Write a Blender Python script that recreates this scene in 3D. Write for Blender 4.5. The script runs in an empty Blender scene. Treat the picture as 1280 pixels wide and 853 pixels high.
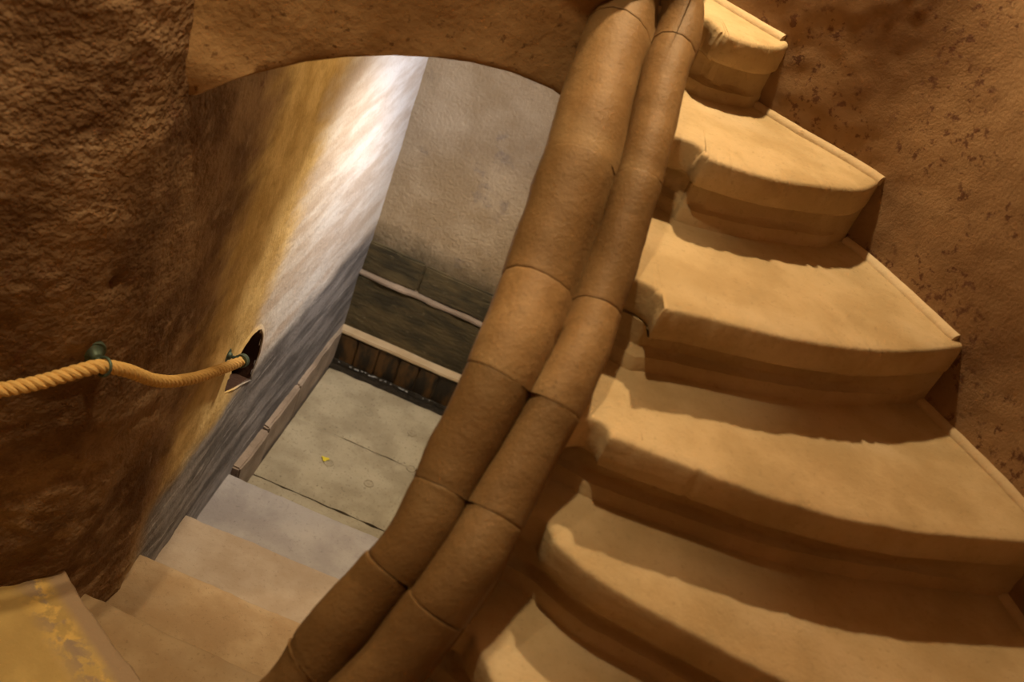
import bpy, bmesh, math, random
from mathutils import Vector, Matrix, noise
random.seed(7)
C = bpy.context.scene
COL = C.collection
H = 3.25                                   # camera height above the landing

# ---------------------------------------------------------------- camera
P, R = math.radians(33), math.radians(23.5)
down = Vector((0, -math.sin(P), -math.cos(P)))
fwd = Vector((0, math.cos(P), -math.sin(P)))
xr = Vector((1, 0, 0)) * math.cos(R) - down * math.sin(R)
up = -(Vector((1, 0, 0)) * math.sin(R) + down * math.cos(R))
cd = bpy.data.cameras.new('camera'); cam = bpy.data.objects.new('camera', cd); COL.objects.link(cam)
M = Matrix((xr, up, -fwd)).transposed().to_4x4(); M.translation = Vector((0, 0, H)); cam.matrix_world = M
cd.sensor_width = 36; cd.lens = 1233 * 36 / 1280; cd.clip_start = .02
cd.dof.use_dof = True; cd.dof.focus_distance = 3.0; cd.dof.aperture_fstop = 2.8
C.camera = cam

# ---------------------------------------------------------------- world, exposure
w = bpy.data.worlds.new('world'); C.world = w; w.use_nodes = True
w.node_tree.nodes['Background'].inputs[0].default_value = (.9, .6, .35, 1)
w.node_tree.nodes['Background'].inputs[1].default_value = .03
C.view_settings.view_transform = 'Standard'; C.view_settings.look = 'None'
C.view_settings.exposure = 0.1; C.view_settings.gamma = 1; C.view_settings.use_curve_mapping = False

def lamp(name, kind, loc, power, col, size=.1, aim=None, spot=None, sy=None):
    l = bpy.data.lights.new(name, kind); l.energy = power; l.color = col
    o = bpy.data.objects.new(name, l); COL.objects.link(o); o.location = loc
    if kind == 'AREA':
        l.size = size
        if sy: l.shape = 'RECTANGLE'; l.size_y = sy
    else: l.shadow_soft_size = size
    if kind == 'SPOT': l.spot_size = spot; l.spot_blend = .6
    if aim: o.rotation_euler = (Vector(aim) - Vector(loc)).to_track_quat('-Z', 'Y').to_euler()
    return o
WARM = (1, .74, .40)
lamp('upper_stair_lamp', 'POINT', (.06, 2.70, 3.90), 112, WARM, .035)
lamp('rope_wall_lamp', 'SPOT', (-.95, 1.63, 4.4), 95, (1, .74, .40), .04, (-.80, 1.75, .6), math.radians(54))
lamp('well_lamp', 'SPOT', (-.60, 1.32, 4.6), 105, (1, .74, .40), .05, (-.66, 1.90, .6), math.radians(58))
lamp('stair_side_fill', 'POINT', (.55, -.05, 4.3), 3, WARM, .15)  # weak unseen fill added to lift the shade, no fitting here
w_ = lamp('passage_window_light', 'AREA', (.03, 3.62, 2.1), 6.5, (.86, .90, 1), .45, (-.86, 3.85, 1.15), sy=.5)
w_.data.spread = math.radians(95)
lamp('passage_lamp', 'SPOT', (-.22, 3.26, 2.70), 118, (1, .81, .55), .06, (-.42, 3.35, 0), math.radians(75))
lamp('passage_wall_lamp', 'POINT', (-.25, 3.12, 2.56), 9.5, (1, .74, .40), .14)

# ---------------------------------------------------------------- materials
class NT:
    def __init__(s, name, rough=.85, spec=.25):
        s.m = bpy.data.materials.new(name); s.m.use_nodes = True
        s.t = s.m.node_tree; s.b = s.t.nodes['Principled BSDF']
        s.b.inputs['Roughness'].default_value = rough
        s.b.inputs['Specular IOR Level'].default_value = spec
        g = s.n('ShaderNodeNewGeometry'); s.pos = g.outputs['Position']
        s.oi = s.n('ShaderNodeObjectInfo').outputs['Random']
    def n(s, k, **kw):
        x = s.t.nodes.new(k)
        for a, b in kw.items(): setattr(x, a, b)
        return x
    def l(s, a, b): s.t.links.new(a, b)
    def noise(s, scale, detail=4, rough=.55, stretch=None, dist=0):
        x = s.n('ShaderNodeTexNoise'); x.inputs['Scale'].default_value = scale
        x.inputs['Detail'].default_value = detail; x.inputs['Roughness'].default_value = rough
        x.inputs['Distortion'].default_value = dist
        if stretch:
            v = s.n('ShaderNodeVectorMath', operation='MULTIPLY'); s.l(s.pos, v.inputs[0])
            v.inputs[1].default_value = stretch; s.l(v.outputs[0], x.inputs['Vector'])
        else: s.l(s.pos, x.inputs['Vector'])
        return x.outputs['Fac']
    def voro(s, scale):
        x = s.n('ShaderNodeTexVoronoi'); x.inputs['Scale'].default_value = scale
        s.l(s.pos, x.inputs['Vector']); return x.outputs['Distance']
    def ramp(s, f, a, b):
        x = s.n('ShaderNodeMapRange'); x.interpolation_type = 'SMOOTHSTEP' if b > a else 'LINEAR'
        if isinstance(f, (int, float)): x.inputs[0].default_value = f
        else: s.l(f, x.inputs[0])
        x.inputs[1].default_value = a; x.inputs[2].default_value = b
        return x.outputs[0]
    def mix(s, f, a, b, mode='MIX'):
        x = s.n('ShaderNodeMix', data_type='RGBA', blend_type=mode)
        for i, v in ((0, f), (6, a), (7, b)):
            if isinstance(v, (int, float)): x.inputs[i].default_value = v
            elif isinstance(v, tuple): x.inputs[i].default_value = (*v[:3], 1)
            else: s.l(v, x.inputs[i])
        return x.outputs[2]
    def math(s, op, a, b=0.0, clamp=False):
        x = s.n('ShaderNodeMath', operation=op); x.use_clamp = clamp
        for i, v in ((0, a), (1, b)):
            if isinstance(v, (int, float)): x.inputs[i].default_value = v
            else: s.l(v, x.inputs[i])
        return x.outputs[0]
    def xyz(s):
        x = s.n('ShaderNodeSeparateXYZ'); s.l(s.pos, x.inputs[0]); return x.outputs
    def out(s, col, bump=None, strength=.5, dist=.01):
        if isinstance(col, tuple): s.b.inputs['Base Color'].default_value = (*col[:3], 1)
        else: s.l(col, s.b.inputs['Base Color'])
        if bump is not None:
            x = s.n('ShaderNodeBump'); x.inputs['Strength'].default_value = strength
            x.inputs['Distance'].default_value = dist
            s.l(bump, x.inputs['Height']); s.l(x.outputs[0], s.b.inputs['Normal'])
        return s.m

def stone_mat(name, base, dark, pale, spots=.35, rough=.8):
    s = NT(name, rough)
    c = s.mix(s.ramp(s.noise(5, 5, .6), .35, .68), dark, base)
    c = s.mix(s.math('MULTIPLY', s.ramp(s.noise(2.2, 3, .5, (1, 1.8, 3)), .5, .75), .6), c, pale)
    c = s.mix(s.math('MULTIPLY', s.ramp(s.noise(75, 4, .75), .57, .68), spots), c, tuple(x * .45 for x in dark))
    c = s.mix(s.math('MULTIPLY', s.oi, .35 if base[0] > .4 else .75), c, tuple(x * .8 for x in dark))
    bmp = s.math('ADD', s.math('MULTIPLY', s.noise(12, 5, .6), 1.0), s.math('MULTIPLY', s.noise(110, 4, .7), .35))
    return s.out(c, bmp, .45, .012)

MAT = {}
MAT['sand'] = stone_mat('sandstone', (.60, .46, .28), (.45, .33, .18), (.68, .56, .40), .3)
MAT['string'] = stone_mat('string_sandstone', (.30, .185, .085), (.18, .10, .038), (.39, .275, .145), .5, .55)
MAT['step_grey'] = stone_mat('grey_step_stone', (.47, .44, .43), (.34, .31, .31), (.55, .54, .56), .4)
MAT['step_pink'] = stone_mat('pinkish_step_stone', (.52, .43, .35), (.40, .31, .23), (.56, .50, .46), .4)
MAT['step_tan'] = stone_mat('tan_step_stone', (.56, .42, .27), (.42, .29, .17), (.58, .48, .36), .4)
MAT['slab'] = stone_mat('landing_stone', (.48, .42, .30), (.34, .29, .20), (.57, .51, .38), .9)
MAT['kerb_top'] = stone_mat('kerb_stone', (.46, .36, .28), (.26, .20, .15), (.56, .47, .38), .6)
MAT['mortar'] = stone_mat('mortar', (.66, .53, .36), (.5, .37, .22), (.7, .6, .45), .2)

# step with worn yellow crust
s = NT('worn_yellow_stone', .7)
c = s.mix(s.ramp(s.noise(4, 5, .6), .35, .65), (.54, .38, .15), (.68, .50, .20))
X = s.xyz()
d = s.math('SUBTRACT', s.math('MULTIPLY', X[0], .62), s.math('MULTIPLY', X[1], -1.0))
band = s.math('SUBTRACT', 1.0, s.math('MULTIPLY', s.math('ABSOLUTE', s.math('SUBTRACT', d, 1.035)), 14.0), True)
c = s.mix(s.math('MULTIPLY', band, s.ramp(s.noise(11, 4, .6), .47, .56)), c, (.85, .60, .20))
c = s.mix(s.ramp(d, 1.06, 1.10), c, (.44, .32, .22))
c = s.mix(s.math('MULTIPLY', band, s.ramp(s.noise(17, 4, .6), .50, .42)), c, (.40, .30, .22))
MAT['step_yellow'] = s.out(c, s.noise(14, 6, .65), .5, .02)

# plaster of the rope wall and the passage wall in one material (changes along Y and with height)
s = NT('old_plaster', .92, .15)
X = s.xyz()
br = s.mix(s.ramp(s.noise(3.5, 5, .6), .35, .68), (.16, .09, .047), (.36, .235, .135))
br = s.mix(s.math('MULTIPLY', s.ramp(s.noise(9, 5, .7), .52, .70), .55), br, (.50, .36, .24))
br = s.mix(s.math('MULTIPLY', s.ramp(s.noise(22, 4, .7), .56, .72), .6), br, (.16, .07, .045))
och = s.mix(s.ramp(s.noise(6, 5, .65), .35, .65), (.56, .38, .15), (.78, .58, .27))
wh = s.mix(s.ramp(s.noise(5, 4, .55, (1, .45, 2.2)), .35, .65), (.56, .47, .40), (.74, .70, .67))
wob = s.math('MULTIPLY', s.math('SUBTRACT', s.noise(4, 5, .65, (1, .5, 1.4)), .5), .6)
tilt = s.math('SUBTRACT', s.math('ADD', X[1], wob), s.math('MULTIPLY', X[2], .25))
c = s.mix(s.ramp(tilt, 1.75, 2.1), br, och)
c = s.mix(s.ramp(tilt, 2.42, 2.72), c, wh)  # ochre to white: plaster tones, with warm and cool light painted in
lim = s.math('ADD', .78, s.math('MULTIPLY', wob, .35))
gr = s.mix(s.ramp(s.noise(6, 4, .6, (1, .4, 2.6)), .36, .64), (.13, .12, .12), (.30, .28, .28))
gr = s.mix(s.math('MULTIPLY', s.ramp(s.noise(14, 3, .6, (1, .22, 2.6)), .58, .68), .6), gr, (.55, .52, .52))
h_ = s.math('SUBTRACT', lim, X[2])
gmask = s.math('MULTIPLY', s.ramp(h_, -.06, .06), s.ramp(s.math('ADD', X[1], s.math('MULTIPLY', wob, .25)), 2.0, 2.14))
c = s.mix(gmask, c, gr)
bm_ = s.math('ADD', s.noise(70, 2, .5), s.math('MULTIPLY', s.noise(26, 3, .55), 1.3))
bm_ = s.math('MULTIPLY', bm_, s.math('SUBTRACT', 1.0, s.math('MULTIPLY', s.ramp(X[1], 1.85, 2.3), .72)))
MAT['plaster'] = s.out(c, bm_, .9, .010)

s = NT('curved_wall_plaster', .92, .15)
c = s.mix(s.ramp(s.noise(2.2, 5, .6), .32, .68), (.25, .145, .075), (.42, .27, .15))
c = s.mix(s.math('MULTIPLY', s.math('MULTIPLY', s.ramp(s.noise(38, 4, .7), .54, .62), s.ramp(s.noise(5, 4, .6), .46, .56)), .8), c, (.11, .045, .03))
MAT['wall_plaster'] = s.out(c, s.math('ADD', s.noise(110, 6, .75), s.math('MULTIPLY', s.noise(22, 4, .6), .8)), .9, .007)

s = NT('arch_plaster', .9, .15)
c = s.mix(s.ramp(s.noise(5, 5, .6), .3, .7), (.30, .17, .07), (.44, .28, .14))
c = s.mix(s.math('MULTIPLY', s.ramp(s.noise(38, 3, .7), .60, .68), .7), c, (.14, .07, .03))
MAT['arch'] = s.out(c, s.noise(50, 4, .6), .5, .006)

s = NT('back_wall_plaster', .92, .15)
c = s.mix(s.ramp(s.noise(3, 5, .6), .35, .68), (.33, .245, .15), (.46, .365, .25))
c = s.mix(s.math('MULTIPLY', s.ramp(s.noise(6.5, 4, .6), .60, .70), .6), c, (.22, .18, .15))
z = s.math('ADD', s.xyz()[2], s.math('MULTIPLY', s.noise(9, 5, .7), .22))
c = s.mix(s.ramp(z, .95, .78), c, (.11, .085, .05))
MAT['back'] = s.out(c, s.noise(60, 5, .65), 1.0, .009)

s = NT('mossy_dark_stone', .75, .25)
c = s.mix(s.ramp(s.noise(8, 5, .6, (.45, 1, 2.0)), .36, .66), (.05, .042, .025), (.13, .10, .05))
c = s.mix(s.math('MULTIPLY', s.ramp(s.noise(30, 4, .7, (.5, 1, 1.4)), .60, .68), .5), c, (.24, .20, .12))
MAT['dark'] = s.out(c, s.noise(30, 5, .7, (.5, 1, 2)), .7, .012)

s = NT('wet_brown_plank', .45, .4)
c = s.mix(s.ramp(s.noise(7, 5, .6, (2, 1, .7)), .4, .62), (.022, .016, .010), (.115, .058, .018))
MAT['plank'] = s.out(c, s.noise(30, 4, .6, (2, 1, .5)), .5, .008)
s = NT('wet_gutter', .16, .6)
MAT['gutter'] = s.out(s.mix(s.noise(20), (.012, .010, .008), (.05, .04, .028)), s.noise(45, 4), .6, .01)
s = NT('niche_inside', .9); MAT['niche'] = s.out(s.mix(s.noise(14), (.03, .015, .010), (.09, .045, .03)), s.noise(30), .5)
s = NT('rope_fibre', .8, .2)
c = s.mix(s.noise(220, 3, .6, (1, 1, 1)), (.66, .40, .12), (.86, .60, .26))
MAT['rope'] = s.out(c, s.noise(400, 2), .5, .002)
s = NT('green_bronze', .55, .5); s.b.inputs['Metallic'].default_value = .5
MAT['bronze'] = s.out(s.mix(s.noise(60, 3), (.05, .045, .035), (.13, .22, .18)), s.noise(90), .3, .002)
s = NT('water', .05, 1.0); MAT['water'] = s.out((.35, .35, .34))
s = NT('yellow_leaf', .6); MAT['leaf'] = s.out((.75, .62, .05))
s = NT('dark_joint', .95); MAT['joint'] = s.out((.10, .07, .045))
s = NT('window_frame_wood', .6); MAT['frame'] = s.out((.12, .08, .05))
s = NT('limewash', .9); MAT['ceil'] = s.out(s.mix(s.noise(5), (.45, .34, .22), (.55, .44, .30)), s.noise(30), .4)

# ---------------------------------------------------------------- helpers
def nz(p, f, s=0.0): return noise.noise(Vector((p[0] * f + s, p[1] * f - s, p[2] * f + 2 * s)))
def obj(name, verts, faces, mat, parent=None, smooth=True, mats=None, midx=None, angle=35):
    me = bpy.data.meshes.new(name); me.from_pydata([tuple(v) for v in verts], [], faces)
    for m_ in (mats or [mat]): me.materials.append(MAT[m_])
    if midx: me.polygons.foreach_set('material_index', midx)
    if smooth:
        me.polygons.foreach_set('use_smooth', [True] * len(me.polygons))
        me.set_sharp_from_angle(angle=math.radians(angle))
    me.update()
    o = bpy.data.objects.new(name, me); COL.objects.link(o)
    if parent: o.parent = parent; o.matrix_parent_inverse = Matrix.Translation(parent.location).inverted()
    return o
def tag(o, label=None, cat=None, group=None, kind=None):
    if label: o['label'] = label
    if cat: o['category'] = cat
    if group: o['group'] = group
    if kind: o['kind'] = kind
    return o
def thing(name, loc, label, cat, group=None):
    o = bpy.data.objects.new(name, None); COL.objects.link(o); o.location = loc; o.empty_display_size = .05
    return tag(o, label, cat, group)
def lerp(a, b, t): return a + (b - a) * t
def resample(pts, n):
    P_ = [Vector(p) for p in pts]; L = [0]
    for a, b in zip(P_[:-1], P_[1:]): L.append(L[-1] + (b - a).length)
    out = []; j = 0
    for i in range(n):
        t = L[-1] * i / (n - 1)
        while j < len(L) - 2 and L[j + 1] < t: j += 1
        d = L[j + 1] - L[j]; out.append(P_[j].lerp(P_[j + 1], (t - L[j]) / d if d > 0 else 0))
    return out
def catmull(pts, n):
    P_ = [Vector(p) for p in pts]; P_ = [P_[0] * 2 - P_[1]] + P_ + [P_[-1] * 2 - P_[-2]]; out = []
    for i in range(1, len(P_) - 2):
        a, b, c_, d = P_[i - 1:i + 3]
        for k in range(n):
            t = k / n
            out.append(.5 * (2 * b + (c_ - a) * t + (2 * a - 5 * b + 4 * c_ - d) * t * t + (3 * b - a - 3 * c_ + d) * t ** 3))
    return out + [P_[-2]]
def grid_faces(nu, nv, off=0, flip=False, closed=False):
    F = []
    for i in range(nu - 1):
        for j in range(nv if closed else nv - 1):
            k = (j + 1) % nv
            f = [off + i * nv + j, off + i * nv + k, off + (i + 1) * nv + k, off + (i + 1) * nv + j]
            F.append(f[::-1] if flip else f)
    return F
def slab(name, x0, x1, y0, y1, z0, z1, mat, parent=None, bev=.006, div=(10, 6), rough=.002, seed=0.0, smooth=True):
    """box with softened and slightly worn upper edges, bumpy top"""
    nx, ny = div
    bm = bmesh.new(); bmesh.ops.create_cube(bm, size=1)
    for v in bm.verts:
        v.co = Vector((lerp(x0, x1, v.co.x + .5), lerp(y0, y1, v.co.y + .5), lerp(z0, z1, v.co.z + .5)))
    if bev: bmesh.ops.bevel(bm, geom=list(bm.edges), offset=bev, segments=2, affect='EDGES')
    for ax, n_, a, b in ((0, nx, x0, x1), (1, ny, y0, y1)):
        for i in range(1, n_):
            co = Vector((0, 0, 0)); co[ax] = lerp(a, b, i / n_); no = Vector((0, 0, 0)); no[ax] = 1
            bmesh.ops.bisect_plane(bm, geom=list(bm.verts) + list(bm.edges) + list(bm.faces), plane_co=co, plane_no=no)
    for v in bm.verts:
        p = v.co.copy()
        v.co += Vector((nz(p, 9, seed), nz(p, 9, seed + 5), nz(p, 7, seed + 9))) * rough
    me = bpy.data.meshes.new(name); bm.to_mesh(me); bm.free(); me.materials.append(MAT[mat])
    if smooth:
        me.polygons.foreach_set('use_smooth', [True] * len(me.polygons)); me.set_sharp_from_angle(angle=math.radians(50))
    o = bpy.data.objects.new(name, me); COL.objects.link(o)
    if parent: o.parent = parent; o.matrix_parent_inverse = Matrix.Translation(parent.location).inverted()
    return o
def tube(pts, r, n=10, cap=True):
    V, F = [], []
    P_ = [Vector(p) for p in pts]; prev = None
    for i, p in enumerate(P_):
        t = (P_[min(i + 1, len(P_) - 1)] - P_[max(i - 1, 0)]).normalized()
        if prev is None: a = t.orthogonal().normalized()
        else: a = (prev - t * prev.dot(t)).normalized()
        prev = a; b = t.cross(a); rr = r[i] if isinstance(r, (list, tuple)) else r
        for k in range(n):
            q = 2 * math.pi * k / n; V.append(p + (a * math.cos(q) + b * math.sin(q)) * rr)
    F = grid_faces(len(P_), n, closed=True)
    if cap: F += [list(range(n))[::-1], list(range((len(P_) - 1) * n, len(P_) * n))]
    return V, F
def join(parts):
    V, F = [], []
    for v, f in parts:
        o_ = len(V); V += list(v); F += [[o_ + i for i in q] for q in f]
    return V, F
def loft_solid(front, back, z0, z1, nt=2):
    """vertical-sided block between two plan curves"""
    n_ = len(front); V = []
    for z in (z1, z0):
        for a, b in zip(front, back):
            for k in range(nt): V.append(Vector((lerp(a[0], b[0], k / (nt - 1)), lerp(a[1], b[1], k / (nt - 1)), z)))
    F = grid_faces(n_, nt) + grid_faces(n_, nt, n_ * nt, True)
    o_ = n_ * nt
    for i in range(n_ - 1):
        F.append([i * nt, (i + 1) * nt, o_ + (i + 1) * nt, o_ + i * nt])
        a, b = i * nt + nt - 1, (i + 1) * nt + nt - 1; F.append([b, a, o_ + a, o_ + b])
    F.append([k for k in range(nt)] [::-1] + [o_ + k for k in range(nt)])
    l0 = (n_ - 1) * nt; F.append([l0 + k for k in range(nt)] + [o_ + l0 + k for k in range(nt)][::-1])
    return V, F

# ---------------------------------------------------------------- wall_left : rope wall, corner and passage wall
PLAN_L = [(-1.42, 1.0), (-1.30, 1.25), (-1.15, 1.4), (-.99, 1.545), (-.89, 1.66), (-.85, 1.78), (-.84, 1.9), (-.835, 2.1), (-.85, 2.5), (-.865, 2.9), (-.86, 3.5), (-.85, 4.30)]
pl = catmull([(x, y, 0) for x, y in PLAN_L], 6)
Ls = [0]
for a, b in zip(pl[:-1], pl[1:]): Ls.append(Ls[-1] + (b - a).length)
fine = resample(pl, int(Ls[-1] / .0125))
def up_to(z): return z
zs = [-.05 + i * .0125 for i in range(int(2.75 / .0125))] + [2.75 + i * .1 for i in range(35)]
NICHE = [(2.875, .745), (2.905, .85), (2.89, .95), (2.855, 1.005), (2.80, 1.035), (2.74, 1.03), (2.68, 1.01), (2.635, .97), (2.605, .93), (2.60, .88), (2.63, .86)]
def inside(y, z):
    c_ = False; n_ = len(NICHE)
    for i in range(n_):
        (y1, z1), (y2, z2) = NICHE[i], NICHE[i - 1]
        if (z1 > z) != (z2 > z) and y < (y2 - y1) * (z - z1) / (z2 - z1) + y1: c_ = not c_
    return c_
V, keep = [], []
nu, nv = len(fine), len(zs)
nrm = []
for i in range(nu):
    t = (fine[min(i + 1, nu - 1)] - fine[max(i - 1, 0)]).normalized(); nrm.append(Vector((t.y, -t.x, 0)))
for i in range(nu):
    p = fine[i]; roughk = 1 - min(1, max(0, (p.y - 1.9) / 1.0)); roughk = .3 + .7 * roughk
    for z in zs:
        q = Vector((p.x, p.y, z))
        d = nz(q, 4, 3) * .012 * roughk + nz(q, 11, 1) * .006 * roughk + nz(q, 30, 2) * .0035 * roughk + nz(q, 70, 2) * .0012
        rd = 1 - abs(nz(Vector((q.x + q.y * .8, q.y * .3, q.z * 1.6)), 7, 8)) * 2.2
        if p.y < 2.0 and rd > 0: d += .015 * rd * min(1, max(0, (1.75 - z) * 2))
        dd = (Vector((p.x, p.y)) - Vector((-.867, 1.729))).length ** 2 + (z - 1.845) ** 2
        d -= .028 * math.exp(-dd / .00028)
        lean = .13 * max(0, z - 2.2) * min(1, max(0, (2.5 - p.y) / .4))
        V.append(q + nrm[i] * (d - lean))
faces = []; midx = []
for i in range(nu - 1):
    for j in range(nv - 1):
        yc, zc = (fine[i].y + fine[i + 1].y) / 2, (zs[j] + zs[j + 1]) / 2
        if yc > 2.5 and inside(yc, zc): continue
        faces.append([i * nv + j, (i + 1) * nv + j, (i + 1) * nv + j + 1, i * nv + j + 1]); midx.append(0)
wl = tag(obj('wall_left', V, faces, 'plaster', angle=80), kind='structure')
# the niche: a lining a little larger than the cut, with a rounded lip in the wall's own plaster
lip = catmull([(-.862, y, z) for y, z in NICHE + [NICHE[0]]], 5)[:-1]
cy, cz = 2.75, .90
prof = [(.018, .004, 0), (.007, .0, 0), (.001, -.001, 0), (-.001, .004, 1), (-.001, .03, 1), (.0, .10, 1), (.0, .24, 1), (-.05, .27, 1)]
V = []; 
for g, dx, m_ in prof:
    for p in lip:
        r_ = Vector((0, p.y - cy, p.z - cz)); r_.normalize()
        V.append(Vector((-.858 - dx + .004 * nz(p, 20), p.y + r_.y * g, p.z + r_.z * g)))
n_ = len(lip); F = grid_faces(len(prof), n_, closed=True); mi = []
for k in range(len(prof) - 1): mi += [prof[k][2]] * n_
F.append(list(range((len(prof) - 1) * n_, len(prof) * n_))); mi.append(1)
tag(obj('niche_lining', V, F, None, wl, mats=['plaster', 'niche'], midx=mi), 'dark hollow with an arched top cut into the passage wall')

# ---------------------------------------------------------------- curved outer wall, right side and behind the camera
PLAN_R = [(-.84, 1.9), (-.86, 2.35), (-.70, 2.78), (-.35, 2.93), (.0, 2.84), (.34, 2.645), (.69, 2.475), (.965, 2.16), (1.215, 1.835), (1.36, 1.4), (1.38, .9), (1.22, .4), (.88, 0), (.42, -.25), (-.1, -.35), (-.62, -.28), (-1.1, 0), (-1.4, .5), (-1.42, 1.0)]
pr = catmull([(x, y, 0) for x, y in PLAN_R], 20)
i0 = min(range(len(pr)), key=lambda i: (pr[i] - Vector((.05, 2.82, 0))).length if pr[i].x < .3 and pr[i].y > 2 else 9)
def wall_strip(name, path, z0, z1, step, mat, amp=.006):
    L_ = sum((b - a).length for a, b in zip(path[:-1], path[1:]))
    ff = resample(path, max(8, int(L_ / step))); n1 = max(3, int((z1 - z0) / step)); V = []
    for i, p in enumerate(ff):
        t = (ff[min(i + 1, len(ff) - 1)] - ff[max(i - 1, 0)]).normalized(); nn = Vector((t.y, -t.x, 0))
        for j in range(n1 + 1):
            q = Vector((p.x, p.y, lerp(z0, z1, j / n1)))
            V.append(q + nn * (nz(q, 5, 2) * amp + nz(q, 22, 4) * amp * .4 + nz(q, 60, 4) * amp * .15))
    return tag(obj(name, V, grid_faces(len(ff), n1 + 1), mat, angle=80), kind='structure')
iv = min(range(len(pr)), key=lambda i: (pr[i] - Vector((1.36, 1.4, 0))).length)
wall_strip('wall_right', pr[i0:iv + 1], 0, 3.6, .014, 'wall_plaster')
wall_strip('wall_rear', pr[iv:], 0, 6.2, .08, 'wall_plaster')
wall_strip('wall_right_upper', pr[i0:iv + 1], 3.6, 6.2, .08, 'wall_plaster')
wall_strip('wall_front_upper', pr[:i0 + 1], 2.72, 6.2, .06, 'wall_plaster')
tag(slab('ceiling', -1.6, 1.6, -.5, 3.1, 6.2, 6.3, 'ceil', rough=.004), kind='structure')

# ---------------------------------------------------------------- arch wall across the passage
ARCH = [(-.84, 2.266), (-.777, 2.322), (-.722, 2.359), (-.653, 2.401), (-.581, 2.433), (-.492, 2.463), (-.41, 2.482), (-.334, 2.492), (-.247, 2.493), (-.15, 2.478), (-.061, 2.44), (.0, 2.38), (.04, 2.28), (.06, 2.1)]
def arch_z(x):
    for (a, za), (b, zb) in zip(ARCH[:-1], ARCH[1:]):
        if x <= b: return lerp(za, zb, max(0, (x - a) / (b - a)))
    return 2.1
xs = [-1.0 + .012 * i for i in range(89)]; V = []; NR = 34; TH = .24
for x in xs:
    y = 1.9 + .5 * (x + .84); zb = arch_z(max(x, -.84))
    col = []
    for k in range(5): col.append(Vector((x - .02 * 0, y + TH * (1 - k / 5), zb + .004 * nz((x, k, 0), 6))))
    col.append(Vector((x, y + .006, zb))); col.append(Vector((x, y + .0015, zb + .002)))
    for k in range(NR):
        z = lerp(zb + .007, 2.73 - .50 * min(0, x + .05), k / (NR - 1)); q = Vector((x, y, z))
        bulge = .014 * max(0, 1 - max(0, x + .86) / .20 - abs(z - 2.335) / .10)   # faceted springer in the corner
        col.append(q + Vector((.45, -.9, 0)) * (nz(q, 7, 6) * .006 + nz(q, 30, 1) * .0015) + Vector((.3, -1, 0)) * bulge)
    V += col
nn_ = len(xs) and (len(V) // len(xs))
tag(obj('wall_arch', V, grid_faces(len(xs), nn_), 'arch', angle=50), kind='structure')

# ---------------------------------------------------------------- passage : back wall, right wall, ceiling
def plane_wall(name, a, b, z0, z1, step, mat, amp=.004, hole=None):
    a, b = Vector(a), Vector(b); n1 = int((b - a).length / step); n2 = int((z1 - z0) / step); V = []; F = []
    t = (b - a).normalized(); nn = Vector((t.y, -t.x, 0))
    for i in range(n1 + 1):
        for j in range(n2 + 1):
            q = a.lerp(b, i / n1); q = Vector((q.x, q.y, lerp(z0, z1, j / n2)))
            V.append(q + nn * (nz(q, 5, 2) * amp + nz(q, 30, 2) * amp * .3))
    for i in range(n1):
        for j in range(n2):
            u, z = (i + .5) / n1 * (b - a).length, lerp(z0, z1, (j + .5) / n2)
            if hole and hole[0] < u < hole[1] and hole[2] < z < hole[3]: continue
            F.append([i * (n2 + 1) + j, (i + 1) * (n2 + 1) + j, (i + 1) * (n2 + 1) + j + 1, i * (n2 + 1) + j + 1])
    return tag(obj(name, V, F, mat, angle=80), kind='structure')
wb = plane_wall('wall_back', (-.92, 4.27, 0), (.12, 4.27, 0), -.1, 2.8, .016, 'back')
plane_wall('wall_passage_right', (.06, 4.3, 0), (.06, 2.2, 0), -.1, 2.8, .05, 'back', hole=(.3, .8, 1.8, 2.4))
tag(slab('ceiling_passage', -.95, .1, 2.45, 4.35, 2.76, 2.86, 'ceil'), kind='structure')
wn = thing('window_1', (.06, 3.75, 1.8), None, None); wn['kind'] = 'structure'
for nm, b in (('window_frame', (.06, .10, 3.48, 3.52, 1.78, 2.42)), ('window_frame', (.06, .10, 3.98, 4.02, 1.78, 2.42)), ('window_frame', (.06, .10, 3.48, 4.02, 1.77, 1.80)), ('window_frame', (.06, .10, 3.48, 4.02, 2.40, 2.43)), ('window_pane', (.10, .11, 3.48, 4.02, 1.78, 2.42))):
    slab(nm, *b, 'frame' if nm == 'window_frame' else 'gutter', wn, bev=.003, div=(1, 1), rough=0)
# dark stone courses at the foot of the back wall
for x0, x1, z0, z1, y in ((-.90, .06, .165, .508, 4.226), (-.90, -.55, .522, .70, 4.25), (-.546, .06, .524, .69, 4.252)):
    o = slab('plinth_stone', x0, x1, y, 4.30, z0, z1, 'dark', wb, bev=.008, div=(26, 3), rough=.007, seed=x0 + z0)
o = slab('mortar_ledge', -.89, .06, 4.218, 4.30, .509, .523, 'kerb_top', wb, bev=.003, div=(60, 2), rough=.010, seed=3)
o['label'] = 'pale ragged mortar line between the dark stones'

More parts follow.
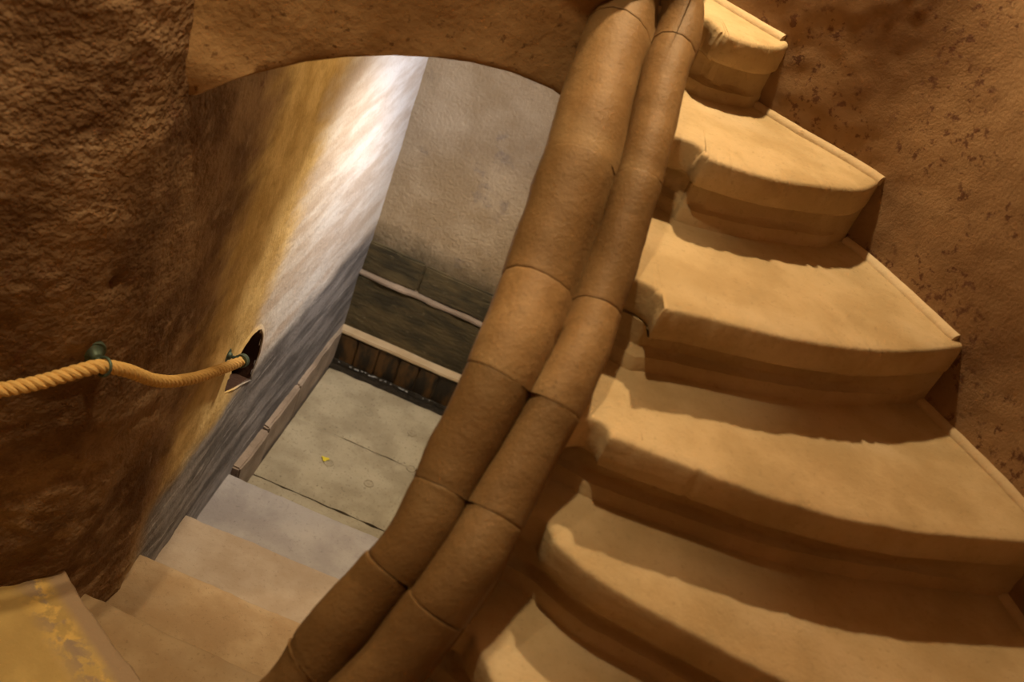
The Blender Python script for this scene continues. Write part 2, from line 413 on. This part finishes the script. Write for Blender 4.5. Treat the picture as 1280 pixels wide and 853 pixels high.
# ---------------------------------------------------------------- landing
fl = slab('floor', -1.0, .15, 3.0, 4.35, -.16, -.062, 'joint', bev=0, div=(2, 2), rough=0)
tag(fl, kind='structure')
def landing_slab(y0, y1, yl, yr, seed):
    """floor slab with uneven long edges (y may differ left / right)"""
    nx, ny = 60, 26; V = []
    for i in range(nx + 1):
        x = lerp(-.825, .08, i / nx)
        ya = y0 + .007 * nz((x, 0, 0), 14, seed); yb = lerp(yl, yr, i / nx) + .007 * nz((x, 0, 0), 14, seed + 3) - .004
        for j in range(ny + 1):
            q = Vector((x, lerp(ya, yb, j / ny), 0)); e = min(j, ny - j) / ny
            q.z = nz(q, 5, seed) * .003 + nz(q, 20, seed) * .0012 - (.006 if j in (0, ny) else 0)
            V.append(q)
    n0 = len(V); F = grid_faces(nx + 1, ny + 1)
    V2 = [v - Vector((0, 0, .06)) for v in V]; V += V2
    for i in range(nx):
        a = i * (ny + 1); b = a + ny + 1; F.append([a, a + n0, b + n0, b][::-1] if False else [b, b + n0, a + n0, a][::-1])
        a += ny; b += ny; F.append([b, b + n0, a + n0, a])
    return obj('stone_slab', V, F, 'slab', fl, angle=30)
landing_slab(2.95, 0, 3.160, 3.157, 1)
landing_slab(3.163, 0, 3.620, 3.606, 2)
landing_slab(3.614, 0, 4.082, 4.084, 4)
for x, y in ((-.52, 3.855), (-.278, 3.846), (-.348, 3.39), (-.202, 3.60), (-.56, 3.41)):
    V, F = [], []
    for r_, z in ((.0245, .0000), (.024, .0035), (.020, .0045), (.018, .0015), (.010, .001), (.007, .0035), (.001, .004)):
        for k in range(20):
            q = 2 * math.pi * k / 20; V.append(Vector((x + r_ * math.cos(q), y + r_ * math.sin(q), z + .0008 * nz((x + k, r_ * 60, 0), 1.3))))
    F = grid_faces(7, 20, closed=True); F.append(list(range(120, 140)))
    o = obj('stone_plug', V, F, 'slab', fl); o['label'] = 'small round plug set in the landing stone'
# gutter at the back with planks and a pale coping
tag(slab('floor_gutter', -.86, .08, 4.085, 4.18, -.06, -.012, 'gutter', bev=.004, div=(40, 6), rough=.008), kind='structure')
te = thing('plank_upstand', (-.4, 4.2, 0), 'dark wet brown plank upstand with a pale coping along the back wall', 'upstand')
pxs = [-.855, -.735, -.615, -.495, -.385, -.275, -.155, -.045, .06]
for i in range(8):
    slab('plank', pxs[i] + .003, pxs[i + 1] - .003, 4.158 + .004 * (i % 3), 4.19, -.012, .168, 'plank', te, bev=.006, div=(5, 2), rough=.004, seed=i)
slab('backing_board', -.86, .06, 4.185, 4.20, -.012, .166, 'joint', te, bev=0, div=(2, 1), rough=0)
slab('coping', -.852, .06, 4.155, 4.222, .172, .190, 'mortar', te, bev=.005, div=(50, 2), rough=.004, seed=9)
slab('sill_board', -.86, .06, 4.135, 4.16, -.02, .004, 'gutter', te, bev=.006, div=(60, 2), rough=.005, seed=2)
dr = []
for k in range(34):
    x = random.choice((random.uniform(-.83, .03), random.gauss(-.62, .05), random.gauss(-.42, .06))); y, z = 4.136 + random.uniform(-.004, .006), .004
    if not -.84 < x < .04: continue
    r_ = random.uniform(.002, .0045); V = []
    for rr, h in ((1, -.001), (.95, .35), (.6, .75), (.1, .95)):
        for q in range(8): V.append(Vector((x + r_ * random.uniform(1.6, 2.2) * rr * math.cos(q * .785), y + r_ * rr * math.sin(q * .785), z + r_ * h)))
    dr.append((V, grid_faces(4, 8, closed=True) + [list(range(24, 32))]))
V, F = join(dr); o = obj('water_drops', V, F, 'water', te); o['kind'] = 'stuff'; o['label'] = 'glinting water drops along the sill board'
lf = []
for k in range(14):
    q = 2 * math.pi * k / 14; r_ = .014 * (1 + .35 * math.sin(3 * q)); lf.append(Vector((-.585 + r_ * 1.2 * math.cos(q), 3.42 + r_ * math.sin(q), .006 + .002 * math.sin(2 * q))))
V = lf + [v + Vector((0, 0, .0012)) for v in lf]; F = [list(range(14))[::-1], list(range(14, 28))] + [[i, (i + 1) % 14, 14 + (i + 1) % 14, 14 + i] for i in range(14)]
tag(obj('fallen_leaf', V, F, 'leaf'), 'tiny yellow leaf lying on the landing stone', 'leaf')
# kerb of three stones along the passage wall
kb = thing('stone_kerb', (-.87, 3.5, 0), 'low weathered stone kerb along the foot of the passage wall', 'kerb')
for a, b, x, z in ((2.955, 3.235, -.826, .196), (3.245, 3.60, -.832, .204), (3.61, 4.20, -.836, .196)):
    slab('kerb_stone', -.93, x, a, b, -.06, z, 'kerb_top', kb, bev=.008, div=(4, 22), rough=.009, seed=a)

# ---------------------------------------------------------------- straight steps of the lower flight
def straight_step(name_mat, yl, yr, top, depth, label, seed, xl=-.89):
    """nosing line runs from yl (at the wall) to yr (at x=.1); depth towards the camera"""
    t = thing('stone_step', ((xl + .1) / 2, yl - .2, top - .18), label, 'step', 'straight steps of the lower flight')
    nx, ny = 90, 14; V = []
    prof = [(0, -.178), (0, -.03), (.0, -.010), (.004, -.003), (.010, 0)]
    for i in range(nx + 1):
        x = lerp(xl, .10, i / nx); yf = lerp(yl, yr, i / nx) + .005 * nz((x, 0, 0), 6, seed) + .003 * nz((x, 0, 0), 30, seed)
        wear = .006 * math.exp(-((x + .35) / .3) ** 2)
        for o_, z in prof: V.append(Vector((x, yf - o_, top + z - wear * (1 if z > -.02 else 0))))
        for j in range(1, ny + 1):
            y = yf - .01 - depth * j / ny; q = Vector((x, y, top)); V.append(q + Vector((0, 0, nz(q, 5, seed) * .003 + nz(q, 25, seed) * .0008 - wear * max(0, 1 - j / 6))))
        V.append(Vector((x, yf - .01 - depth, top - .178)))
    m_ = len(prof) + ny + 1
    F = grid_faces(nx + 1, m_, flip=True, closed=True)
    F.append(list(range(m_))); F.append([nx * m_ + k for k in range(m_)][::-1])
    obj('tread_block', V, F, name_mat, t, angle=40)
    return t
straight_step('step_grey', 2.93, 2.94, .18, .50, 'lowest step, cool grey stone, meeting the landing slabs', 1)
straight_step('step_pink', 2.485, 2.51, .36, .42, 'pinkish grey step, second up from the landing', 2)
straight_step('step_tan', 2.105, 2.115, .54, .40, 'tan step, third up from the landing', 3)
straight_step('step_tan', 1.768, 1.735, .72, .36, 'narrow shaded brown step below the yellow-crusted one', 4)

# ---------------------------------------------------------------- string (twin roll rail stone) path
# (groove y, roll B centre, rB, roll A centre, rA)
SP = [((.045, 2.36, 2.742), .052, (-.075, 2.35, 2.714), .078), ((.074, 2.17, 2.629), .052, (-.052, 2.17, 2.603), .077),
      ((.109, 1.93, 2.48), .050, (-.020, 1.93, 2.461), .079), ((.130, 1.72, 2.295), .052, (.001, 1.72, 2.285), .075),
      ((.127, 1.56, 2.206), .054, (.006, 1.56, 2.204), .070), ((.101, 1.38, 2.039), .056, (-.010, 1.39, 2.030), .062),
      ((.080, 1.25, 1.925), .060, (-.022, 1.28, 1.905), .060), ((.018, 1.12, 1.735), .060, (-.088, 1.175, 1.725), .060)]
top_ = [((-.86, 2.02, 3.25), .052, (-.86, 1.90, 3.22), .065), ((-.52, 2.17, 3.07), .052, (-.52, 2.05, 3.04), .07), ((-.17, 2.35, 2.91), .052, (-.19, 2.235, 2.87), .075)]
bot_ = [((-.07, 1.02, 1.60), .058, (-.13, 1.10, 1.58), .058), ((-.20, .955, 1.44), .058, (-.22, 1.06, 1.42), .058), ((-.335, .98, 1.26), .058, (-.30, 1.08, 1.24), .058), ((-.42, 1.08, 1.07), .058, (-.33, 1.13, 1.06), .058)]
SP = top_ + SP + bot_
NS = 16
Bc = catmull([p[0] for p in SP], NS); Ac = catmull([p[2] for p in SP], NS)
rB = [v.x for v in catmull([(p[1], 0, 0) for p in SP], NS)]; rA = [v.x for v in catmull([(p[3], 0, 0) for p in SP], NS)]
def string_section(i):
    t = (Bc[min(i + 1, len(Bc) - 1)] - Bc[max(i - 1, 0)]).normalized()
    ab = (Bc[i] - Ac[i]); ab -= t * ab.dot(t); d = ab.length; x = ab.normalized(); y = t.cross(x)
    if y.z < 0: y = -y
    # outline in (x, y): A at -d/2.., B at +; y up. rolls on top, flat block underneath
    cA, cB = -d * rA[i] / (rA[i] + rB[i]), d * rB[i] / (rA[i] + rB[i]); o = []
    k = 9
    aA = [math.radians(a) for a in (205, 180, 155, 130, 105, 80, 55, 30, 6)]
    aB = [math.radians(a) for a in (174, 150, 125, 100, 75, 45, 15, -15, -50)]
    sA, sB = rA[i], rB[i]
    for a in aA: o.append((cA + sA * math.cos(a), sA * math.sin(a)))
    for a in aB: o.append((cB + sB * math.cos(a), sB * math.sin(a)))
    o.append((cB + sB * .8, -sB * 1.2)); o.append((cA - sA * .7, -sA * 1.1))
    m_ = Ac[i].lerp(Bc[i], sA / (sA + sB))
    return [m_ + x * a + y * b for a, b in o], t
ss = thing('spiral_string', (.1, 1.7, 2.1), 'thick twisted stone rail of two parallel rolls winding up the open stairwell', 'stair rail')
cuts = [0, 22, 40, 58, 80, 97, 116, 132, 148, 166, 184, 204]
cuts = [c_ for c_ in cuts if c_ < len(Bc) - 1] + [len(Bc) - 1]
for a, b in zip(cuts[:-1], cuts[1:]):
    rings = []
    for i in range(a, b + 1):
        o, t = string_section(i); rings.append(o)
    cen = lambda o: sum(o, Vector()) / len(o)
    off = Vector((random.uniform(-1, 1), random.uniform(-1, 1), random.uniform(-1, 1))) * .003
    def shrink(o, k, t_, sh): c_ = cen(o); return [c_ + (v - c_) * k + t_ * sh for v in o]
    _, ta = string_section(a); _, tb = string_section(b)
    sub = [shrink(rings[0], .986, ta, .0005), shrink(rings[0], .996, ta, .0015), shrink(rings[0], 1, ta, .006)] + rings[1:-1] + [shrink(rings[-1], 1, tb, -.006), shrink(rings[-1], .996, tb, -.0015), shrink(rings[-1], .986, tb, -.0005)]
    V = []
    for o in sub:
        for v in o: V.append(v + off + Vector((nz(v, 12, 1), nz(v, 12, 4), nz(v, 12, 7))) * .004 + Vector((nz(v, 40, 1), nz(v, 40, 4), nz(v, 40, 7))) * .001)
    m_ = len(sub[0]); F = grid_faces(len(sub), m_, closed=True) + [list(range(m_))[::-1], [(len(sub) - 1) * m_ + k for k in range(m_)]]
    obj('string_block', V, F, 'string', ss, angle=45)
# core wall that carries the string
core_top = [(Ac[i].lerp(Bc[i], .62)) for i in range(48, len(Bc), 3)]
V = []
for p in core_top:
    for k in range(8): V.append(Vector((p.x, p.y, lerp(0, p.z - .045, k / 7))))
tag(obj('wall_core', V, grid_faces(len(core_top), 8), 'arch'), kind='structure')

# ---------------------------------------------------------------- winding steps
FR = {
 2: [(.03, 2.10), (.10, 2.14), (.156, 2.172), (.190, 2.185), (.212, 2.180), (.222, 2.150), (.251, 2.135), (.396, 2.189), (.55, 2.287), (.632, 2.36), (.700, 2.50)],
 3: [(.105, 1.745), (.14, 1.768), (.175, 1.792), (.215, 1.795), (.240, 1.775), (.249, 1.728), (.312, 1.760), (.475, 1.821), (.648, 1.897), (.78, 1.977), (.99, 2.168)],
 4: [(.10, 1.468), (.13, 1.485), (.165, 1.505), (.205, 1.540), (.232, 1.535), (.244, 1.512), (.324, 1.515), (.462, 1.53), (.65, 1.555), (.845, 1.615), (1.004, 1.681), (1.29, 1.82)],
 5: [(.02, 1.35), (.07, 1.38), (.130, 1.415), (.170, 1.428), (.200, 1.420), (.221, 1.381), (.317, 1.335), (.471, 1.312), (.606, 1.296), (.80, 1.285), (1.05, 1.29), (1.42, 1.33)],
 6: [(-.03, 1.18), (.03, 1.205), (.085, 1.24), (.125, 1.262), (.150, 1.258), (.163, 1.235), (.225, 1.165), (.35, 1.08), (.50, 1.00), (.75, .90), (1.0, .82), (1.43, .72)],
 1: [(.02, 2.56), (.08, 2.53), (.10, 2.54), (.12, 2.55), (.14, 2.54), (.16, 2.50), (.19, 2.49), (.23, 2.50), (.27, 2.52), (.325, 2.575), (.36, 2.68)],
}
def radial(ang, z=0):
    """front curve for the unseen steps"""
    c_ = Vector((-.05, 1.25)) if ang < 0 else Vector((-.25, 2.1)); d_ = Vector((math.cos(math.radians(ang)), math.sin(math.radians(ang))))
    n_ = Vector((-d_.y, d_.x)); return [tuple(c_ + d_ * (.10 + 1.50 * k / 10) + n_ * .12 * (k / 10) ** 2 * (1 if ang < 0 else .3)) for k in range(11)]
FR[7] = [(-.06, 1.10), (-.03, 1.08), (0, 1.06), (.03, 1.05), (.05, 1.04), (.06, 1.01), (.10, .93), (.2, .78), (.36, .58), (.55, .40), (.80, .18), (1.02, .02)]
FR[8] = [(-.16, 1.02), (-.14, .99), (-.12, .97), (-.11, .95), (-.105, .93), (-.10, .89), (-.09, .80), (-.06, .6), (-.01, .35), (.05, .1), (.12, -.15), (.18, -.40)]
FR[9] = [(-.27, 1.01), (-.27, .98), (-.28, .96), (-.28, .94), (-.285, .92), (-.29, .88), (-.32, .8), (-.40, .6), (-.50, .35), (-.60, .1), (-.70, -.15), (-.76, -.32)]
FR[10] = [(-.36, 1.09), (-.38, 1.07), (-.40, 1.05), (-.42, 1.03), (-.43, 1.01), (-.46, .98), (-.52, .93), (-.68, .84), (-.86, .75), (-1.05, .66), (-1.25, .58), (-1.44, .5)]
def offset_curve(cv, d, taper=True):
    out = []; n_ = len(cv)
    for i, p in enumerate(cv):
        t = (cv[min(i + 1, n_ - 1)] - cv[max(i - 1, 0)]).normalized(); nn = Vector((-t.y, t.x, 0))
        out.append(p + nn * (d * (1 - max(0, (i / (n_ - 1) - .72) / .28)) if taper else d))
    return out
NU = 170
def dense(cv):
    pts = [(x, y, 0) for x, y in cv]
    return resample(catmull(pts[:5], 8)[:-1] + catmull(pts[4:6], 6)[:-1] + catmull(pts[5:], 8), NU)
DEN = {k: dense(v) for k, v in FR.items()}
def winder(i, top, mat, label, under=.26, chip=1.0):
    f = DEN[i]; b = DEN[i - 1] if i - 1 in DEN else [p + Vector((-.12, .30, 0)) for p in f]
    # keep back curve inside shaft: follow the upper step's front, pushed under it
    b = [q for q in offset_curve(b, .10, False)]
    t_ = thing('winder_step', (f[90].x, f[90].y, top - .18), label, 'step', 'winding steps of the upper flight')
    ai = min(range(NU), key=lambda k: (f[k] - Vector((*FR[i][5], 0))).length)
    prof = [(.12, -.082), (.02, -.079), (.004, -.076), (0, -.068), (0, -.045), (0, -.024), (.0008, -.009), (.004, -.003), (.010, 0)]
    nt = 16; V = []; nst = len(prof)
    for u in range(NU):
        p = f[u]; q_ = b[u]; fr = u / (NU - 1)
        t = (f[min(u + 1, NU - 1)] - f[max(u - 1, 0)]).normalized(); nn = Vector((-t.y, t.x, 0))
        tap = 1 - max(0, (fr - .75) / .25)
        cn = max(0, nz((p.x, p.y, top), 34, i)) + .8 * max(0, nz((p.x, p.y, top), 80, i + 2))
        ch = chip * cn * (.010 if .12 < fr < .75 else .003)
        wob_ = .004 * nz((p.x, p.y, top), 9, i) + (.008 * math.exp(-((p.x - .43) / .006) ** 2) if i == 4 else 0)
        wear = .007 * math.exp(-((fr - .45) / .22) ** 2)
        for k, (o_, z) in enumerate(prof):
            e = 1.0 if z > -.012 else (.45 if z > -.03 else .05)
            if u < ai + 4 and o_ > .01: o_ = .01
            V.append(Vector((p.x, p.y, top + z - (wear + ch * .35) * (1 if z > -.03 else .2))) + nn * ((o_ * (tap if o_ > .05 or z < -.05 else 1)) + wob_ + ch * e))
        st = p + nn * (.010 + wob_ + ch)
        for k in range(1, nt + 1):
            s_ = (k / nt); r_ = st.lerp(q_, s_)
            V.append(Vector((r_.x, r_.y, top + nz(r_, 5, i) * .0035 + nz(r_, 24, i) * .0009 - (wear + ch * .35) * max(0, 1 - s_ * 4))))
        V.append(Vector((q_.x, q_.y, top - .082)))
    m_ = nst + nt + 1
    F = grid_faces(NU, m_, closed=True, flip=True) + [list(range(m_)), [(NU - 1) * m_ + k for k in range(m_)][::-1]]
    obj('tread', V, F, mat, t_, angle=50)
    # recessed riser with a mortar foot under the nosing
    rp = [(.055, -.0815), (.058, -.138), (.052, -.145), (.034, -.150), (.026, -.165), (.022, -.186)]
    ar = Vector((FR[i][5][0], FR[i][5][1], 0)); t0 = (Vector((FR[i][7][0], FR[i][7][1], 0)) - ar).normalized()
    f = resample([ar + Vector((-.24, -.01, 0)), ar + Vector((-.14, .012, 0)), ar + Vector((-.05, .012, 0))] + [p for p in f[min(range(NU), key=lambda k: (f[k] - ar).length) + 1:]], NU)
    V = []
    for u in range(NU):
        p = f[u]; fr = u / (NU - 1); t = (f[min(u + 14, NU - 1)] - f[max(u - 14, 0)]).normalized(); nn = Vector((-t.y, t.x, 0))
        tap = 1 - max(0, (fr - .72) / .26); tap = max(tap, .03)
        for k, (o_, z) in enumerate(rp):
            V.append(Vector((p.x, p.y, top + z)) + nn * (o_ * tap + .004 * nz((p.x, p.y, z), 20, i + k * .2) * tap + .001))
        q_ = p.lerp(b[u], .9); V.append(Vector((q_.x, q_.y, top - .186))); V.append(Vector((q_.x, q_.y, top - .0825)))
    m_ = len(rp) + 2
    F = grid_faces(NU, m_, closed=True) + [list(range(m_))[::-1], [(NU - 1) * m_ + k for k in range(m_)]]
    obj('riser', V, F, mat, t_, angle=40)
    return t_
lab = {1: 'topmost visible winding step, cut off by the picture top beside the rail',
       2: 'winding step with a ragged chipped edge, second from the top',
       3: 'winding step with worn scalloped nosing, third from the top',
       4: 'winding step with an upright crack in its nosing face, fourth from the top',
       5: 'broad winding step, fifth from the top, running off at bottom right',
       6: 'lowest winding step right of the rail, only its tread corner in view'}
for i in range(1, 7): winder(i, 2.70 - .18 * (i - 1), 'sand', lab[i], chip=1.6 if i in (1, 2) else (1.2 if i == 3 else .5))
for i in range(7, 11): winder(i, 2.70 - .18 * (i - 1), 'sand', 'winding step under the viewer, %s, out of the picture' % {7: 'just below the last one in view', 8: 'second below the last one in view', 9: 'third below the last one in view', 10: 'just above the yellow-crusted one'}[i], chip=.4)
# crack in the nosing of step 4
# mortar fillets along the wall at the outer end of each tread
wl_r = pr
def fillet(i, top, a, b):
    seg = [p for p in resample(pr[i0:iv + 1], 400)]
    ia = min(range(400), key=lambda k: (seg[k] - Vector((*a, 0))).length); ib = min(range(400), key=lambda k: (seg[k] - Vector((*b, 0))).length)
    if ia > ib: ia, ib = ib, ia
    ids = list(range(ia, ib + 1, 2)); V = []
    for k in ids:
        p = seg[k]; t = (seg[min(k + 1, 399)] - seg[max(k - 1, 0)]).normalized(); nn = Vector((t.y, -t.x, 0))
        wv = .003 * nz(p, 18, i); w_ = .020 + wv
        for o_, z in ((-.03, .016), (.006, .014), (w_ * .75, .010 + wv), (w_, .002), (w_, -.01), (-.03, -.01)): V.append(Vector((p.x, p.y, top + z)) + nn * o_)
    par = [o for o in COL.objects if o.name.startswith('winder_step')][i - 1]
    obj('mortar_fillet', V, grid_faces(len(ids), 6, closed=True) + [list(range(6))[::-1], [(len(ids) - 1) * 6 + k for k in range(6)]], 'mortar', par, angle=50)
fillet(1, 2.70, (-.05, 2.86), (.33, 2.65)); fillet(2, 2.52, (.34, 2.645), (.69, 2.475)); fillet(3, 2.34, (.69, 2.475), (.96, 2.165)); fillet(4, 2.16, (.97, 2.16), (1.2, 1.84)); fillet(5, 1.98, (1.215, 1.835), (1.37, 1.35))

# upper treads continuing round the far side, out of the picture
RAD = [((.03, 2.42), (.05, 2.79)), ((-.22, 2.30), (-.25, 2.87)), ((-.48, 2.17), (-.60, 2.80)), ((-.82, 2.03), (-.83, 2.42))]
for k, z in enumerate((2.88, 3.06, 3.24)):
    (a0, a1), (b0, b1) = RAD[k], RAD[k + 1]
    fr = [Vector(a0).lerp(Vector(a1), j / 8) for j in range(9)]; bk = [Vector(b0).lerp(Vector(b1), j / 8) for j in range(9)]
    t_ = thing('winder_step', ((a0[0] + b0[0]) / 2, (a0[1] + b1[1]) / 2, z - .18), 'winding step above the arch, %s of three, out of the picture' % ('lowest', 'middle', 'highest')[k], 'step', 'winding steps above the arch')
    V, F = loft_solid(fr, bk, z - .18, z, 8)
    obj('tread', V, F, 'sand', t_)

# ---------------------------------------------------------------- yellow-crusted step at bottom left (11)
t_ = thing('winder_step', (-.8, 1.3, .72), 'broad step with a flaking yellow crust along its edge, at bottom left', 'step', None)
front = resample([(-.875, 1.685, 0), (-.787, 1.624, 0), (-.513, 1.469, 0), (-.30, 1.33, 0)], 80)
back = resample([(-1.50, 1.10, 0), (-1.40, .78, 0), (-1.0, .70, 0), (-.55, .90, 0), (-.34, 1.02, 0)], 80)
V = []; nt = 50
for u in range(80):
    p = front[u]; wv = .006 * nz(p, 9, 3) + .003 * nz(p, 40, 3)
    for o_, z in ((0, -.178), (0, -.03), (.001, -.01), (.005, -.003)): V.append(Vector((p.x - o_ * .5, p.y - o_ + wv, .90 + z)))
    for k in range(nt + 1):
        s_ = k / nt; q = p.lerp(back[u], .012 + s_ * .988); dd = abs((q.x * .62 + q.y) - 1.035)
        crust = max(0, 1 - dd * 14) * max(0, nz(q, 11, 0) + .1) * .022
        V.append(Vector((q.x, q.y + wv * (1 - s_), .90 + nz(q, 6, 2) * .004 + nz(q, 30, 2) * .001 + crust)))
    V.append(Vector((back[u].x, back[u].y, .722)))
m_ = nt + 6
obj('tread_block', V, grid_faces(80, m_, closed=True, flip=True) + [list(range(m_)), [79 * m_ + k for k in range(m_)][::-1]], 'step_yellow', t_, angle=50)

# ---------------------------------------------------------------- rope, brackets
RP = [(-1.16, 1.33, 1.615), (-1.039, 1.433, 1.628), (-.972, 1.494, 1.638), (-.918, 1.552, 1.648), (-.865, 1.617, 1.664), (-.838, 1.662, 1.660), (-.813, 1.741, 1.605), (-.800, 1.85, 1.507), (-.793, 1.962, 1.424), (-.792, 2.128, 1.320), (-.800, 2.305, 1.218), (-.807, 2.463, 1.129), (-.811, 2.569, 1.075)]
rc = resample(catmull(RP, 20), 900)
parts = []; L_ = 0; ph = 0.0; strands = [[], [], []]; prev = None
for i, p in enumerate(rc):
    t = (rc[min(i + 1, 899)] - rc[max(i - 1, 0)]).normalized()
    a = Vector((0, 0, 1)) - t * t.z; a.normalize(); b = t.cross(a)
    if i: ph += (p - rc[i - 1]).length / lerp(.056, .095, min(1, max(0, (i - 250) / 250)))
    for k in range(3):
        q = 2 * math.pi * (k / 3 + ph); strands[k].append(p + (a * math.cos(q) + b * math.sin(q)) * .0096)
rp = thing('rope_handrail', tuple(RP[4]), 'pale twisted rope handrail sagging between two wall brackets', 'rope')
for k in range(3):
    V, F = tube(strands[k], .0082, 8); obj('strand', V, F, 'rope', rp)
def ring(c_, r_, th, ax1, ax2, n=28, m=8, arc=1.0):
    pts = [Vector(c_) + (ax1 * math.cos(2 * math.pi * arc * k / n) + ax2 * math.sin(2 * math.pi * arc * k / n)) * r_ for k in range(n + 1)]
    return tube(pts, th, m)
def disc(c_, n_, r_, prof, seg=24):
    n_ = n_.normalized(); a = n_.orthogonal().normalized(); b = n_.cross(a); V = []
    for rr, h in prof:
        for k in range(seg):
            q = 2 * math.pi * k / seg; V.append(Vector(c_) + (a * math.cos(q) + b * math.sin(q)) * rr * r_ + n_ * h)
    return V, grid_faces(len(prof), seg, closed=True) + [[(len(prof) - 1) * seg + k for k in range(seg)]]
br = thing('rope_bracket', (-.87, 1.69, 1.66), 'green bronze bracket with domed plate and ring, left of the two holding the rope', 'bracket', 'rope brackets')
n1 = Vector((.78, -.62, 0)); c1 = Vector((-.878, 1.69, 1.665))
V, F = disc(c1 - n1 * .006, n1, .030, [(1, 0), (1, .008), (.94, .011), (.80, .010), (.62, .016), (.45, .024), (.40, .030), (.2, .034), (.02, .035)]); obj('rosette', V, F, 'bronze', br)
V, F = tube([c1 + n1 * .02, c1 + n1 * .045, c1 + n1 * .06 + Vector((.004, .008, -.006))], .006, 10); obj('stem', V, F, 'bronze', br)
tr = (rc[310] - rc[300]).normalized(); i5 = min(range(900), key=lambda k: (rc[k] - Vector((-.838, 1.668, 1.660))).length); tr = (rc[i5 + 4] - rc[i5 - 4]).normalized()
a_ = Vector((0, 0, 1)) - tr * tr.z; a_.normalize(); V, F = ring(rc[i5], .0215, .0035, a_, tr.cross(a_)); obj('ring', V, F, 'bronze', br)
br = thing('rope_bracket', (-.85, 2.62, 1.0), 'green bronze bracket and end cap holding the rope beside the dark niche', 'bracket', 'rope brackets')
n2 = Vector((1, 0, 0)); c2 = Vector((-.856, 2.535, 1.10))
V, F = disc(c2 - n2 * .004, n2, .026, [(1, 0), (1, .007), (.9, .010), (.6, .012), (.42, .02), (.02, .024)]); obj('rosette', V, F, 'bronze', br)
i6 = 880; V, F = tube([c2 + n2 * .015, c2 + n2 * .03 + Vector((0, .03, -.02)), rc[i6] + Vector((-.01, -.005, .02))], .006, 10); obj('stem', V, F, 'bronze', br)
tr = (rc[899] - rc[885]).normalized()
V, F = disc(rc[884], tr, .023, [(.6, 0), (1, 0), (1.02, .006), (.94, .010), (.94, .018), (1.04, .022), (1.04, .032), (.8, .038), (.1, .040)]); obj('end_cap', V, F, 'bronze', br)
